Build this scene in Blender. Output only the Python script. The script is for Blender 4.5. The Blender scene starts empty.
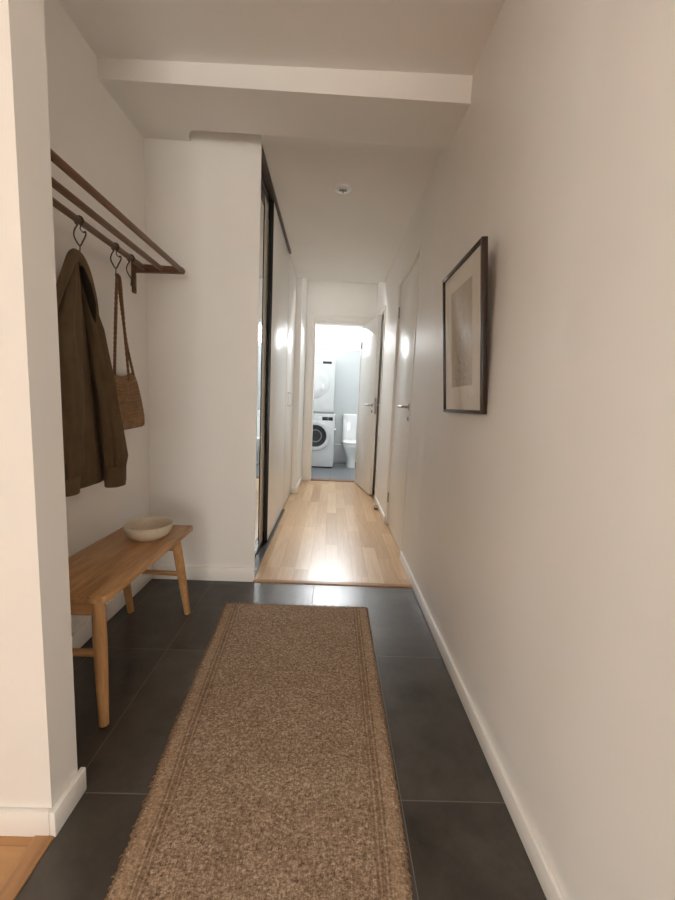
import bpy, bmesh, math, random
from mathutils import Vector, Matrix, noise
random.seed(7)
S = bpy.context.scene
COL = S.collection
PI = math.pi
V = Vector

# ------------------------------------------------------------------ materials
def new_mat(name):
    m = bpy.data.materials.new(name); m.use_nodes = True
    nt = m.node_tree
    return m, nt, nt.nodes, nt.links, nt.nodes['Principled BSDF']

def bump(nt, bs, height, strength=.3, dist=.002):
    b = nt.nodes.new('ShaderNodeBump'); b.inputs['Strength'].default_value = strength
    b.inputs['Distance'].default_value = dist
    nt.links.new(height, b.inputs['Height']); nt.links.new(b.outputs['Normal'], bs.inputs['Normal'])
    return b

def coords(nt, scale=(1, 1, 1), loc=(0, 0, 0)):
    tc = nt.nodes.new('ShaderNodeTexCoord'); mp = nt.nodes.new('ShaderNodeMapping')
    mp.inputs['Scale'].default_value = scale; mp.inputs['Location'].default_value = loc
    nt.links.new(tc.outputs['Object'], mp.inputs['Vector'])
    return mp.outputs['Vector']

def noise_tex(nt, vec, scale, detail=4, rough=.55):
    n = nt.nodes.new('ShaderNodeTexNoise'); n.inputs['Scale'].default_value = scale
    n.inputs['Detail'].default_value = detail; n.inputs['Roughness'].default_value = rough
    nt.links.new(vec, n.inputs['Vector']); return n.outputs['Fac']

def ramp(nt, fac, stops):
    r = nt.nodes.new('ShaderNodeValToRGB'); cr = r.color_ramp
    while len(cr.elements) < len(stops): cr.elements.new(.5)
    for e, (p, c) in zip(cr.elements, stops):
        e.position = p; e.color = (*c, 1)
    nt.links.new(fac, r.inputs['Fac']); return r.outputs['Color']

def math_n(nt, op, a, b=None, c=None):
    m = nt.nodes.new('ShaderNodeMath'); m.operation = op
    for i, v in enumerate((a, b, c)):
        if v is None: continue
        if isinstance(v, (int, float)): m.inputs[i].default_value = v
        else: nt.links.new(v, m.inputs[i])
    return m.outputs[0]

def mix_col(nt, fac, a, b, mode='MIX'):
    m = nt.nodes.new('ShaderNodeMix'); m.data_type = 'RGBA'; m.blend_type = mode
    if isinstance(fac, (int, float)): m.inputs[0].default_value = fac
    else: nt.links.new(fac, m.inputs[0])
    for i, v in ((6, a), (7, b)):
        if isinstance(v, tuple): m.inputs[i].default_value = (*v, 1)
        else: nt.links.new(v, m.inputs[i])
    return m.outputs[2]

def paint(name, col, rough=.5, tex=.12, spec=.5, var=.02, dist=.0006):
    m, nt, N, L, bs = new_mat(name)
    v = coords(nt)
    c = ramp(nt, noise_tex(nt, v, 3.0, 3), [(.3, tuple(max(0, k - var) for k in col)), (.7, tuple(min(1, k + var) for k in col))])
    L.new(c, bs.inputs['Base Color']); bs.inputs['Roughness'].default_value = rough
    bs.inputs['Specular IOR Level'].default_value = spec
    if tex: bump(nt, bs, noise_tex(nt, v, 180, 2), tex, dist)
    return m

def metal(name, col, rough=.3, metallic=1):
    m, nt, N, L, bs = new_mat(name)
    v = coords(nt)
    c = ramp(nt, noise_tex(nt, v, 60, 3), [(.3, tuple(k * .9 for k in col)), (.7, tuple(min(1, k * 1.08) for k in col))])
    L.new(c, bs.inputs['Base Color']); bs.inputs['Metallic'].default_value = metallic
    bs.inputs['Roughness'].default_value = rough
    return m

def wood(name, dark, mid, light, axis='y', rough=.45, stretch=14, scale=6):
    m, nt, N, L, bs = new_mat(name)
    sc = {'x': (1, stretch, stretch), 'y': (stretch, 1, stretch), 'z': (stretch, stretch, 1)}[axis]
    v = coords(nt, sc)
    n1 = noise_tex(nt, v, scale * .35, 6, .62)
    n2 = noise_tex(nt, v, scale * 2.2, 4, .6)
    c1 = ramp(nt, n1, [(.28, dark), (.5, mid), (.74, light)])
    c2 = ramp(nt, n2, [(.35, (.72, .68, .62)), (.6, (1, 1, 1))])
    c = mix_col(nt, .75, c1, c2, 'MULTIPLY')
    L.new(c, bs.inputs['Base Color']); bs.inputs['Roughness'].default_value = rough
    bump(nt, bs, n2, .18, .0008)
    return m

def parquet(name, strip, length, along, stops, rough=.3, dz=.0):
    """floorboards laid along one axis, every board its own tone"""
    m, nt, N, L, bs = new_mat(name)
    tc = N.new('ShaderNodeTexCoord'); sp = N.new('ShaderNodeSeparateXYZ')
    L.new(tc.outputs['Object'], sp.inputs[0])
    a, b = (sp.outputs['X'], sp.outputs['Y']) if along == 'y' else (sp.outputs['Y'], sp.outputs['X'])
    u = math_n(nt, 'DIVIDE', math_n(nt, 'ADD', a, 10.02), strip)
    iu = math_n(nt, 'FLOOR', u)
    wn = N.new('ShaderNodeTexWhiteNoise'); wn.noise_dimensions = '1D'; L.new(iu, wn.inputs['W'])
    w = math_n(nt, 'ADD', math_n(nt, 'DIVIDE', math_n(nt, 'ADD', b, 20.), length), math_n(nt, 'MULTIPLY', wn.outputs['Value'], 7.3))
    iw = math_n(nt, 'FLOOR', w)
    cb = N.new('ShaderNodeCombineXYZ'); L.new(iu, cb.inputs[0]); L.new(iw, cb.inputs[1])
    w2 = N.new('ShaderNodeTexWhiteNoise'); w2.noise_dimensions = '2D'; L.new(cb.outputs[0], w2.inputs['Vector'])
    base = ramp(nt, w2.outputs['Value'], stops)
    # grain, shifted per board
    off = N.new('ShaderNodeVectorMath'); off.operation = 'MULTIPLY_ADD'
    L.new(cb.outputs[0], off.inputs[0]); off.inputs[1].default_value = (3.7, 5.1, 0)
    mp = N.new('ShaderNodeMapping')
    mp.inputs['Scale'].default_value = (16, 1.1, 1) if along == 'y' else (1.1, 16, 1)
    L.new(tc.outputs['Object'], mp.inputs['Vector']); L.new(mp.outputs[0], off.inputs[2])
    g = noise_tex(nt, off.outputs[0], 3.2, 6, .6)
    gc = ramp(nt, g, [(.3, (.74, .68, .60)), (.62, (1, 1, 1))])
    c = mix_col(nt, .6, base, gc, 'MULTIPLY')
    fu = math_n(nt, 'FRACT', u); fw = math_n(nt, 'FRACT', w)
    eu = math_n(nt, 'MINIMUM', fu, math_n(nt, 'SUBTRACT', 1., fu))
    ew = math_n(nt, 'MINIMUM', fw, math_n(nt, 'SUBTRACT', 1., fw))
    lu = math_n(nt, 'LESS_THAN', math_n(nt, 'MULTIPLY', eu, strip), .0008)
    lw = math_n(nt, 'LESS_THAN', math_n(nt, 'MULTIPLY', ew, length), .0010)
    seam = math_n(nt, 'MAXIMUM', lu, lw)
    c = mix_col(nt, math_n(nt, 'MULTIPLY', seam, .55), c, (.16, .09, .045))
    L.new(c, bs.inputs['Base Color'])
    bs.inputs['Roughness'].default_value = rough
    hh = math_n(nt, 'SUBTRACT', math_n(nt, 'MULTIPLY', g, .25), seam)
    bump(nt, bs, hh, .12, .0006)
    return m

def tiles(name, tx, ty, ox, oy, c0, c1, grout, rough, gw=.0030, spec=.5):
    m, nt, N, L, bs = new_mat(name)
    tc = N.new('ShaderNodeTexCoord'); sp = N.new('ShaderNodeSeparateXYZ')
    L.new(tc.outputs['Object'], sp.inputs[0])
    u = math_n(nt, 'DIVIDE', math_n(nt, 'SUBTRACT', sp.outputs['X'], ox), tx)
    w = math_n(nt, 'DIVIDE', math_n(nt, 'SUBTRACT', sp.outputs['Y'], oy), ty)
    fu = math_n(nt, 'FRACT', u); fw = math_n(nt, 'FRACT', w)
    eu = math_n(nt, 'MULTIPLY', math_n(nt, 'MINIMUM', fu, math_n(nt, 'SUBTRACT', 1., fu)), tx)
    ew = math_n(nt, 'MULTIPLY', math_n(nt, 'MINIMUM', fw, math_n(nt, 'SUBTRACT', 1., fw)), ty)
    gr = math_n(nt, 'LESS_THAN', math_n(nt, 'MINIMUM', eu, ew), gw / 2)
    cb = N.new('ShaderNodeCombineXYZ'); L.new(math_n(nt, 'FLOOR', u), cb.inputs[0]); L.new(math_n(nt, 'FLOOR', w), cb.inputs[1])
    wn = N.new('ShaderNodeTexWhiteNoise'); wn.noise_dimensions = '2D'; L.new(cb.outputs[0], wn.inputs['Vector'])
    off = N.new('ShaderNodeVectorMath'); off.operation = 'MULTIPLY_ADD'
    L.new(cb.outputs[0], off.inputs[0]); off.inputs[1].default_value = (4.3, 2.9, 0); L.new(tc.outputs['Object'], off.inputs[2])
    n = noise_tex(nt, off.outputs[0], 4.5, 7, .68)
    n = math_n(nt, 'ADD', math_n(nt, 'MULTIPLY', n, .9), math_n(nt, 'MULTIPLY', wn.outputs['Value'], .12))
    c = ramp(nt, n, [(.3, c0), (.72, c1)])
    c = mix_col(nt, gr, c, grout); L.new(c, bs.inputs['Base Color'])
    r = math_n(nt, 'ADD', math_n(nt, 'MULTIPLY', n, .14), rough - .07); r = math_n(nt, 'MAXIMUM', r, math_n(nt, 'MULTIPLY', gr, .8))
    L.new(r, bs.inputs['Roughness']); bs.inputs['Specular IOR Level'].default_value = spec
    h = math_n(nt, 'SUBTRACT', math_n(nt, 'MULTIPLY', n, .3), gr)
    bump(nt, bs, h, .25, .0010)
    return m

M = {}
M['wall'] = paint('warm_white_wall_paint', (.86, .845, .82), .42, .10, .5, .012)
M['wall_satin'] = paint('warm_white_satin_wall_paint', (.86, .845, .82), .40, .10, .5, .012)
M['ceiling'] = paint('ceiling_paint', (.86, .845, .82), .75, .10, .3, .012)
M['trim'] = paint('white_trim_paint', (.88, .86, .825), .38, .03, .5, .008)
M['door'] = paint('white_satin_door_paint', (.86, .85, .825), .28, .03, .5, .008, .0003)
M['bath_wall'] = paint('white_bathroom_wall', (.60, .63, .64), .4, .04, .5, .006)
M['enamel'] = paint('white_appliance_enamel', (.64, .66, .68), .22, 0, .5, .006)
M['porcelain'] = paint('white_porcelain', (.88, .89, .89), .08, 0, .6, .004)
M['plastic_grey'] = paint('grey_plastic', (.32, .33, .34), .35, 0, .5, .01)
M['plastic_pale'] = paint('pale_grey_plastic', (.62, .64, .66), .4, 0, .5, .01)
M['black_gloss'] = paint('black_display', (.012, .012, .014), .12, 0, .5, .002)
M['black_metal'] = paint('black_aluminium_profile', (.016, .014, .013), .35, 0, .5, .003)
M['steel'] = metal('brushed_steel', (.42, .40, .38), .32)
M['chrome'] = metal('chrome', (.8, .8, .8), .12)
M['dark_metal'] = metal('dark_bronze_wire', (.12, .095, .075), .42)
M['beige_metal'] = paint('beige_lacquered_profile', (.60, .57, .52), .35, 0, .5, .008)
M['brown_metal'] = metal('brown_track_metal', (.16, .13, .11), .4)
M['tile'] = tiles('charcoal_floor_tile', .2968, .595, -.661, .905, (.024, .020, .017), (.095, .083, .069), (.185, .165, .14), .30, .0026, .5)
M['bath_tile'] = tiles('grey_bathroom_floor_tile', .3, .3, 0, 0, (.15, .16, .17), (.21, .22, .235), (.12, .12, .12), .3)
M['parquet'] = parquet('oak_corridor_parquet', .0935, .85, 'y',
    [(0, (.50, .32, .17)), (.35, (.56, .375, .21)), (.7, (.61, .42, .245)), (1, (.70, .52, .33))], .29)
M['parquet_warm'] = parquet('oak_living_room_parquet', .075, .8, 'x',
    [(0, (.36, .165, .055)), (.5, (.46, .235, .09)), (1, (.56, .33, .145))], .4)
M['oak_strip'] = wood('oak_threshold', (.42, .22, .09), (.54, .30, .135), (.62, .37, .18), 'y', .4, 12, 5)
M['oak_strip_x'] = wood('oak_threshold_cross', (.34, .18, .08), (.46, .26, .12), (.56, .34, .17), 'x', .4, 12, 5)
M['brown_sill'] = wood('brown_door_sill', (.16, .08, .04), (.22, .11, .06), (.28, .15, .08), 'x', .4, 12, 5)
M['bench'] = wood('oiled_oak_bench_top', (.34, .18, .075), (.53, .30, .135), (.66, .40, .195), 'y', .42, 9, 5)
M['bench_leg'] = wood('oiled_oak_bench_leg', (.36, .19, .075), (.52, .29, .125), (.62, .37, .175), 'z', .42, 12, 5)
M['bench_rail'] = wood('oiled_oak_bench_rail', (.32, .17, .07), (.47, .26, .115), (.56, .33, .155), 'x', .42, 12, 5)
M['rack_rod'] = wood('walnut_rack_rod', (.115, .052, .026), (.18, .088, .046), (.25, .13, .07), 'y', .4, 12, 6)
M['rack_arm'] = wood('walnut_rack_arm', (.095, .045, .022), (.15, .075, .038), (.20, .105, .055), 'x', .42, 12, 6)
M['frame'] = wood('dark_walnut_picture_frame', (.018, .008, .005), (.034, .016, .009), (.055, .027, .015), 'z', .38, 12, 6)

def fabric(name, col, sc=900, var=.35, rough=.9, strength=.5):
    m, nt, N, L, bs = new_mat(name)
    v = coords(nt)
    n = noise_tex(nt, v, 14, 4); n2 = noise_tex(nt, v, sc, 2)
    c1 = ramp(nt, n, [(.3, tuple(k * (1 - var * .4) for k in col)), (.7, tuple(k * (1 + var * .4) for k in col))])
    c2 = ramp(nt, n2, [(.3, (1 - var, 1 - var, 1 - var)), (.7, (1, 1, 1))])
    L.new(mix_col(nt, .8, c1, c2, 'MULTIPLY'), bs.inputs['Base Color'])
    bs.inputs['Roughness'].default_value = rough; bs.inputs['Specular IOR Level'].default_value = .15
    bs.inputs['Sheen Weight'].default_value = .08
    bump(nt, bs, n2, strength, .0006)
    return m
M['jacket'] = fabric('olive_brown_twill', (.150, .103, .058))
M['jacket_lining'] = fabric('dark_jacket_lining', (.030, .022, .014))
M['loop'] = fabric('dark_cord', (.06, .045, .03))
M['bag'] = fabric('brown_crochet_cord', (.36, .225, .125), 190, .62, .85, .9)
M['strap'] = fabric('twisted_cord_strap', (.27, .15, .075), 300, .55, .85, .6)

def rug_mat(name, border):
    m, nt, N, L, bs = new_mat(name)
    tc = N.new('ShaderNodeTexCoord'); sp = N.new('ShaderNodeSeparateXYZ'); L.new(tc.outputs['UV'], sp.inputs[0])
    v = coords(nt, (.75, 1.25, 1)); v2 = coords(nt, (2.6, .7, 1)); v3 = coords(nt, (1, 2.0, 1))
    a = noise_tex(nt, v, 150, 3, .75); b = noise_tex(nt, v2, 95, 3, .75); d = noise_tex(nt, v3, 330, 2, .7)
    big = noise_tex(nt, v, 5, 4, .6)
    s = math_n(nt, 'ADD', math_n(nt, 'MULTIPLY', a, .5), math_n(nt, 'ADD', math_n(nt, 'MULTIPLY', b, .25), math_n(nt, 'MULTIPLY', d, .25)))
    c = ramp(nt, s, [(.39, (.095, .058, .036)), (.46, (.25, .175, .118)), (.53, (.37, .27, .19)), (.60, (.62, .50, .37))])
    cb = ramp(nt, big, [(.3, (.86, .83, .80)), (.7, (1.0, 1.0, 1.0))])
    c = mix_col(nt, 1., c, cb, 'MULTIPLY')
    # woven stripes running along the edges (distance from the edge is in metres in UV)
    e = sp.outputs['X']
    def band(lo, hi): return math_n(nt, 'MULTIPLY', math_n(nt, 'GREATER_THAN', e, lo), math_n(nt, 'LESS_THAN', e, hi))
    lt = math_n(nt, 'ADD', band(.046, .051), math_n(nt, 'ADD', band(.062, .067), band(.012, .040)))
    dk = math_n(nt, 'ADD', band(.051, .062), math_n(nt, 'ADD', band(.040, .046), band(.067, .073)))
    c = mix_col(nt, math_n(nt, 'MULTIPLY', lt, .30), c, (.44, .30, .185))
    c = mix_col(nt, math_n(nt, 'MULTIPLY', dk, .38), c, (.12, .065, .035))
    L.new(c, bs.inputs['Base Color']); bs.inputs['Roughness'].default_value = .95
    bs.inputs['Specular IOR Level'].default_value = .1
    bump(nt, bs, s, .7, .0035)
    return m
M['rug'] = rug_mat('woven_jute', True)
M['fringe'] = fabric('jute_fringe', (.34, .22, .13), 500, .5, .95, .4)

def stoneware():
    m, nt, N, L, bs = new_mat('speckled_cream_stoneware')
    v = coords(nt)
    n = noise_tex(nt, v, 9, 5); s = noise_tex(nt, v, 260, 2)
    c = ramp(nt, n, [(.3, (.52, .44, .33)), (.7, (.66, .58, .46))])
    k = ramp(nt, s, [(.30, (.45, .36, .25)), (.36, (1, 1, 1))])
    L.new(mix_col(nt, .8, c, k, 'MULTIPLY'), bs.inputs['Base Color']); bs.inputs['Roughness'].default_value = .4
    bump(nt, bs, n, .1, .001)
    return m
M['stoneware'] = stoneware()

def mirror():
    m, nt, N, L, bs = new_mat('silvered_mirror')
    v = coords(nt); n = noise_tex(nt, v, 3, 2)
    L.new(ramp(nt, n, [(.3, (.86, .88, .87)), (.7, (.89, .905, .895))]), bs.inputs['Base Color'])
    bs.inputs['Metallic'].default_value = 1; bs.inputs['Roughness'].default_value = .015
    return m
M['mirror'] = mirror()

def glass(name, tint=(1, 1, 1), refl=1.0):
    m, nt, N, L, bs = new_mat(name)
    N.remove(bs)
    out = N['Material Output']
    t = N.new('ShaderNodeBsdfTransparent'); t.inputs['Color'].default_value = (*tint, 1)
    g = N.new('ShaderNodeBsdfGlossy'); g.inputs['Roughness'].default_value = .02
    v = coords(nt); L.new(ramp(nt, noise_tex(nt, v, 2, 1), [(.3, (.97, .98, .98)), (.7, (1, 1, 1))]), g.inputs['Color'])
    f = N.new('ShaderNodeFresnel'); ge = N.new('ShaderNodeNewGeometry')      # same reflectance from either side of the pane
    L.new(math_n(nt, 'ADD', 1.45, math_n(nt, 'MULTIPLY', ge.outputs['Backfacing'], 1 / 1.45 - 1.45)), f.inputs['IOR'])
    mx = N.new('ShaderNodeMixShader')
    L.new(math_n(nt, 'MULTIPLY', f.outputs[0], refl), mx.inputs[0]); L.new(t.outputs[0], mx.inputs[1]); L.new(g.outputs[0], mx.inputs[2])
    L.new(mx.outputs[0], out.inputs['Surface'])
    return m
M['glass'] = glass('clear_glass')
M['picture_glass'] = glass('picture_glass', (1, 1, 1), .4)
M['door_glass'] = glass('grey_porthole_glass', (.55, .56, .58))
M['mat_board'] = paint('cream_mat_board', (.78, .73, .65), .8, .1, .2, .01)

def art():
    m, nt, N, L, bs = new_mat('faded_botanical_print')
    tc = N.new('ShaderNodeTexCoord'); mp = N.new('ShaderNodeMapping'); L.new(tc.outputs['UV'], mp.inputs['Vector'])
    v = mp.outputs[0]
    sp = N.new('ShaderNodeSeparateXYZ'); L.new(v, sp.inputs[0])
    n = noise_tex(nt, v, 7, 6, .65)
    f1 = noise_tex(nt, v, 6.5, 3, .6); f2 = noise_tex(nt, v, 13, 3, .6)
    def vein(f, w_): return math_n(nt, 'LESS_THAN', math_n(nt, 'ABSOLUTE', math_n(nt, 'SUBTRACT', f, .5)), w_)
    lines = math_n(nt, 'MAXIMUM', vein(f1, .014), vein(f2, .020))
    # twigs gather in a loose plume up the middle of the sheet
    dx = math_n(nt, 'ABSOLUTE', math_n(nt, 'SUBTRACT', sp.outputs['X'], .5))
    mask = math_n(nt, 'SUBTRACT', 1., math_n(nt, 'MULTIPLY', dx, 2.4))
    mask = math_n(nt, 'MAXIMUM', math_n(nt, 'MULTIPLY', mask, math_n(nt, 'SUBTRACT', 1.05, sp.outputs['Y'])), 0.)
    c = ramp(nt, n, [(.3, (.47, .40, .31)), (.7, (.56, .485, .385))])
    tw = math_n(nt, 'MULTIPLY', lines, math_n(nt, 'MULTIPLY', mask, 1.3))
    tw = math_n(nt, 'MINIMUM', tw, .6)
    c = mix_col(nt, tw, c, (.20, .175, .14))
    n3 = noise_tex(nt, v, 5.5, 5, .7); bl = math_n(nt, 'MULTIPLY', mask, math_n(nt, 'MAXIMUM', 0., math_n(nt, 'MULTIPLY', math_n(nt, 'SUBTRACT', n3, .49), 9.0)))
    bl = math_n(nt, 'MINIMUM', bl, .75)
    c = mix_col(nt, bl, c, (.27, .245, .20))
    L.new(c, bs.inputs['Base Color']); bs.inputs['Roughness'].default_value = .85
    return m
M['art'] = art()

# ------------------------------------------------------------------ mesh helpers
def bx(bm, x0, x1, y0, y1, z0, z1, bev=0, seg=2):
    r = bmesh.ops.create_cube(bm, size=1)
    for v in r['verts']:
        v.co = V(((x0 + x1) / 2 + v.co.x * (x1 - x0), (y0 + y1) / 2 + v.co.y * (y1 - y0), (z0 + z1) / 2 + v.co.z * (z1 - z0)))
    if bev:
        es = list({e for v in r['verts'] for e in v.link_edges})
        bmesh.ops.bevel(bm, geom=es, offset=bev, segments=seg, affect='EDGES', profile=.5)

def loft(bm, rings, cap=True, closed=True):
    vs = [[bm.verts.new(p) for p in r] for r in rings]
    n = len(vs[0])
    for a, b in zip(vs, vs[1:]):
        for i in range(n if closed else n - 1):
            j = (i + 1) % n
            bm.faces.new((a[i], a[j], b[j], b[i]))
    if cap and closed:
        bm.faces.new(vs[0][::-1]); bm.faces.new(vs[-1])
    return vs

def frame_for(t):
    t = t.normalized(); h = V((0, 0, 1)) if abs(t.z) < .9 else V((1, 0, 0))
    a = t.cross(h).normalized(); return a, t.cross(a).normalized()

def tube(bm, pts, r, seg=10, radii=None, twist=0, lobes=0):
    pts = [V(p) for p in pts]; rings = []
    a = b = None
    for i, p in enumerate(pts):
        t = pts[min(i + 1, len(pts) - 1)] - pts[max(i - 1, 0)]
        if a is None: a, b = frame_for(t)
        else:
            t = t.normalized(); a = (a - t * a.dot(t)).normalized(); b = t.cross(a)
        rr = radii[i] if radii else r
        ring = []
        for k in range(seg):
            th = 2 * PI * k / seg
            q = rr * (1 + (.22 * math.cos(lobes * (th + twist * i)) if lobes else 0))
            ring.append(p + a * math.cos(th) * q + b * math.sin(th) * q)
        rings.append(ring)
    loft(bm, rings)

def smooth_path(pts, n=8):
    P = [V(p) for p in pts]; out = []
    for i in range(len(P) - 1):
        p0, p1, p2, p3 = P[max(i - 1, 0)], P[i], P[i + 1], P[min(i + 2, len(P) - 1)]
        for k in range(n):
            t = k / n
            out.append(.5 * ((2 * p1) + (-p0 + p2) * t + (2 * p0 - 5 * p1 + 4 * p2 - p3) * t * t + (-p0 + 3 * p1 - 3 * p2 + p3) * t ** 3))
    out.append(P[-1]); return out

def lathe(bm, prof, c=(0, 0, 0), seg=48, axis='z', closed_prof=False):
    c = V(c); rings = []
    for r, z in prof:
        ring = []
        for k in range(seg):
            th = 2 * PI * k / seg
            q = (r * math.cos(th), r * math.sin(th))
            d = {'z': V((q[0], q[1], z)), 'y': V((q[0], z, q[1])), 'x': V((z, q[0], q[1]))}[axis]
            ring.append(c + d)
        rings.append(ring)
    if closed_prof: rings.append(rings[0])
    if closed_prof:
        vs = [[bm.verts.new(p) for p in r] for r in rings[:-1]]; vs.append(vs[0])
        for a, b in zip(vs, vs[1:]):
            for i in range(seg): bm.faces.new((a[i], a[(i + 1) % seg], b[(i + 1) % seg], b[i]))
    else: loft(bm, rings)

def prism(bm, outline, z0, z1, bev=0):
    a = [bm.verts.new((x, y, z0)) for x, y in outline]; b = [bm.verts.new((x, y, z1)) for x, y in outline]
    n = len(a); f = [bm.faces.new(a[::-1]), bm.faces.new(b)]
    for i in range(n): f.append(bm.faces.new((a[i], a[(i + 1) % n], b[(i + 1) % n], b[i])))
    if bev:
        es = [e for fc in f[:2] for e in fc.edges]
        bmesh.ops.bevel(bm, geom=es, offset=bev, segments=2, affect='EDGES', profile=.5)

def obj(name, bm, mat, parent=None, smooth=True, angle=40):
    bmesh.ops.recalc_face_normals(bm, faces=bm.faces)
    off = V((0, 0, 0)); p = parent
    while p is not None: off = off + p.location; p = p.parent
    base = off
    me = bpy.data.meshes.new(name)
    for v in bm.verts: v.co -= base
    bm.to_mesh(me); bm.free()
    o = bpy.data.objects.new(name, me); COL.objects.link(o)
    if isinstance(mat, (list, tuple)):
        for k in mat: me.materials.append(M[k])
    else: me.materials.append(M[mat])
    if parent is not None: o.parent = parent
    if smooth:
        for p in me.polygons: p.use_smooth = True
        try: me.set_sharp_from_angle(angle=math.radians(angle))
        except Exception: pass
    return o

def tag(o, label, cat, group=None, kind=None):
    o['label'] = label; o['category'] = cat
    if group: o['group'] = group
    if kind: o['kind'] = kind
    return o

def thing(name, label, cat, loc, group=None):
    o = bpy.data.objects.new(name, None); COL.objects.link(o); o.location = loc; o.empty_display_size = .1
    return tag(o, label, cat, group)

def struct(name, bm, mat, label, cat, smooth=True, parent=None):
    o = obj(name, bm, mat, parent, smooth)
    if parent is None:
        o['kind'] = 'structure'; o['label'] = label; o['category'] = cat
    return o

def boxes(*bs):
    bm = bmesh.new()
    for b in bs: bx(bm, *b)
    return bm

# ------------------------------------------------------------------ the room shell
XR = .525          # right wall
XA = -1.03         # left wall of the coat niche
XP = -.637         # end of the short partition
YN = 2.14          # back of the niche / start of the wooden corridor
XC = -.39          # left wall at the corridor's end
YE = 5.17          # end wall
LX0, LX1, LY0 = -3.3, 1.9, -5.6    # living room behind the camera
HC = 2.44

struct('floor', boxes((-.625, XR + .1, -1.0, 2.135, -.06, 0), (XA - .1, -.625, .80, 2.135, -.06, 0)), 'tile',
       'dark charcoal rectangular floor tiles under the rug and bench', 'floor', False)
struct('floor_corridor', boxes((-1.15, .75, 2.16, YE + .02, -.06, 0)), 'parquet', 'glossy light oak parquet of the corridor', 'floor', False)
struct('floor_bathroom', boxes((-.95, .9, YE + .105, 7.1, -.06, -.004)), 'bath_tile', 'grey tiled bathroom floor at the corridor end', 'floor', False)
struct('floor_living_room', boxes((LX0, -.670, LY0, .80, -.06, 0), (-.670, LX1, LY0, -1.0, -.06, 0)), 'parquet_warm',
       'warm oak floorboards at the bottom left corner', 'floor', False)

struct('trim_1', boxes((-.672, -.625, -1.0, .805, -.02, .006, .002)), 'oak_strip', 'oak strip between floorboards and dark tiles', 'threshold')
struct('trim_2', boxes((-.43, XR - .005, 2.126, 2.160, -.02, .006, .002)), 'oak_strip_x', 'oak threshold strip where tiles meet corridor parquet', 'threshold')
struct('trim_3', boxes((-.275, .355, YE + .0, YE + .125, -.02, .012, .004)), 'brown_sill', 'brown door sill of the bathroom doorway', 'threshold')

# walls
struct('wall_right', boxes((XR, XR + .12, -1.0, 2.545, 0, 2.75), (XR, XR + .12, 3.37, 4.17, 0, 2.75), (XR, XR + .12, 2.545, 3.37, 2.105, 2.75),
       (XR, XR + .12, 4.17, 4.93, 2.13, 2.75), (XR, XR + .12, 4.93, YE, 0, 2.75)), 'wall_satin', 'long smooth beige white wall along the right side', 'wall', False)
struct('wall_left', boxes((XA - .1, XA, .92, YN + .02, 0, 2.6)), 'wall', 'shaded niche wall behind the coat rack', 'wall', False)
struct('wall_partition', boxes((LX0, XP, .81, .903, 0, 2.6)), 'wall', 'end of the short white partition at the left edge', 'wall', False)
struct('wall_niche_back', boxes((XA - .1, -.425, YN, YN + .014, 0, 2.43)), 'wall', 'pale wall panel behind the bench, next to the wardrobe', 'wall', False)
struct('wall_corridor_left', boxes((-.56, XC, 4.40, YE, 0, 2.75)), 'wall', 'narrow wall pier beyond the wardrobe on the left', 'wall', False)
struct('wall_end', boxes((-.56, -.300, YE, YE + .1, 0, 2.75), (.38, .70, YE, YE + .1, 0, 2.75), (-.300, .38, YE, YE + .1, 2.155, 2.75)), 'wall',
       'end wall around the bathroom doorway', 'wall', False)
struct('wall_wardrobe_back', boxes((-1.13, -1.10, YN + .04, 4.45, 0, 2.75), (-1.10, -.56, 4.42, 4.45, 0, 2.75)), 'wall', 'wall behind the wardrobe', 'wall', False)
# living room shell behind the camera, with the windows that light the hall
struct('wall_living_back', boxes((LX0, -.25, LY0 - .15, LY0, 0, 2.6), (1.65, LX1, LY0 - .15, LY0, 0, 2.6), (-.25, 1.65, LY0 - .15, LY0, 0, .15), (-.25, 1.65, LY0 - .15, LY0, 2.35, 2.6)),
       'wall', 'living room wall behind the viewer with a window', 'wall', False)
struct('wall_living_left', boxes((LX0 - .15, LX0, LY0, -.95, 0, 2.6), (LX0 - .15, LX0, .25, .92, 0, 2.6), (LX0 - .15, LX0, -.95, .25, 0, .85), (LX0 - .15, LX0, -.95, .25, 1.9, 2.6), (-1.35, -1.2, .43, .81, 0, 2.6)),  # last box: unseen pier added to keep side window light off the partition
       'wall', 'living room side wall with a window and an added pier shading the partition', 'wall', False)
struct('wall_living_right', boxes((LX1, LX1 + .15, LY0, -1.0, 0, 2.6), (XR + .12, LX1, -1.0, -.88, 0, 2.6)), 'wall', 'living room wall right of the viewer', 'wall', False)
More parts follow.
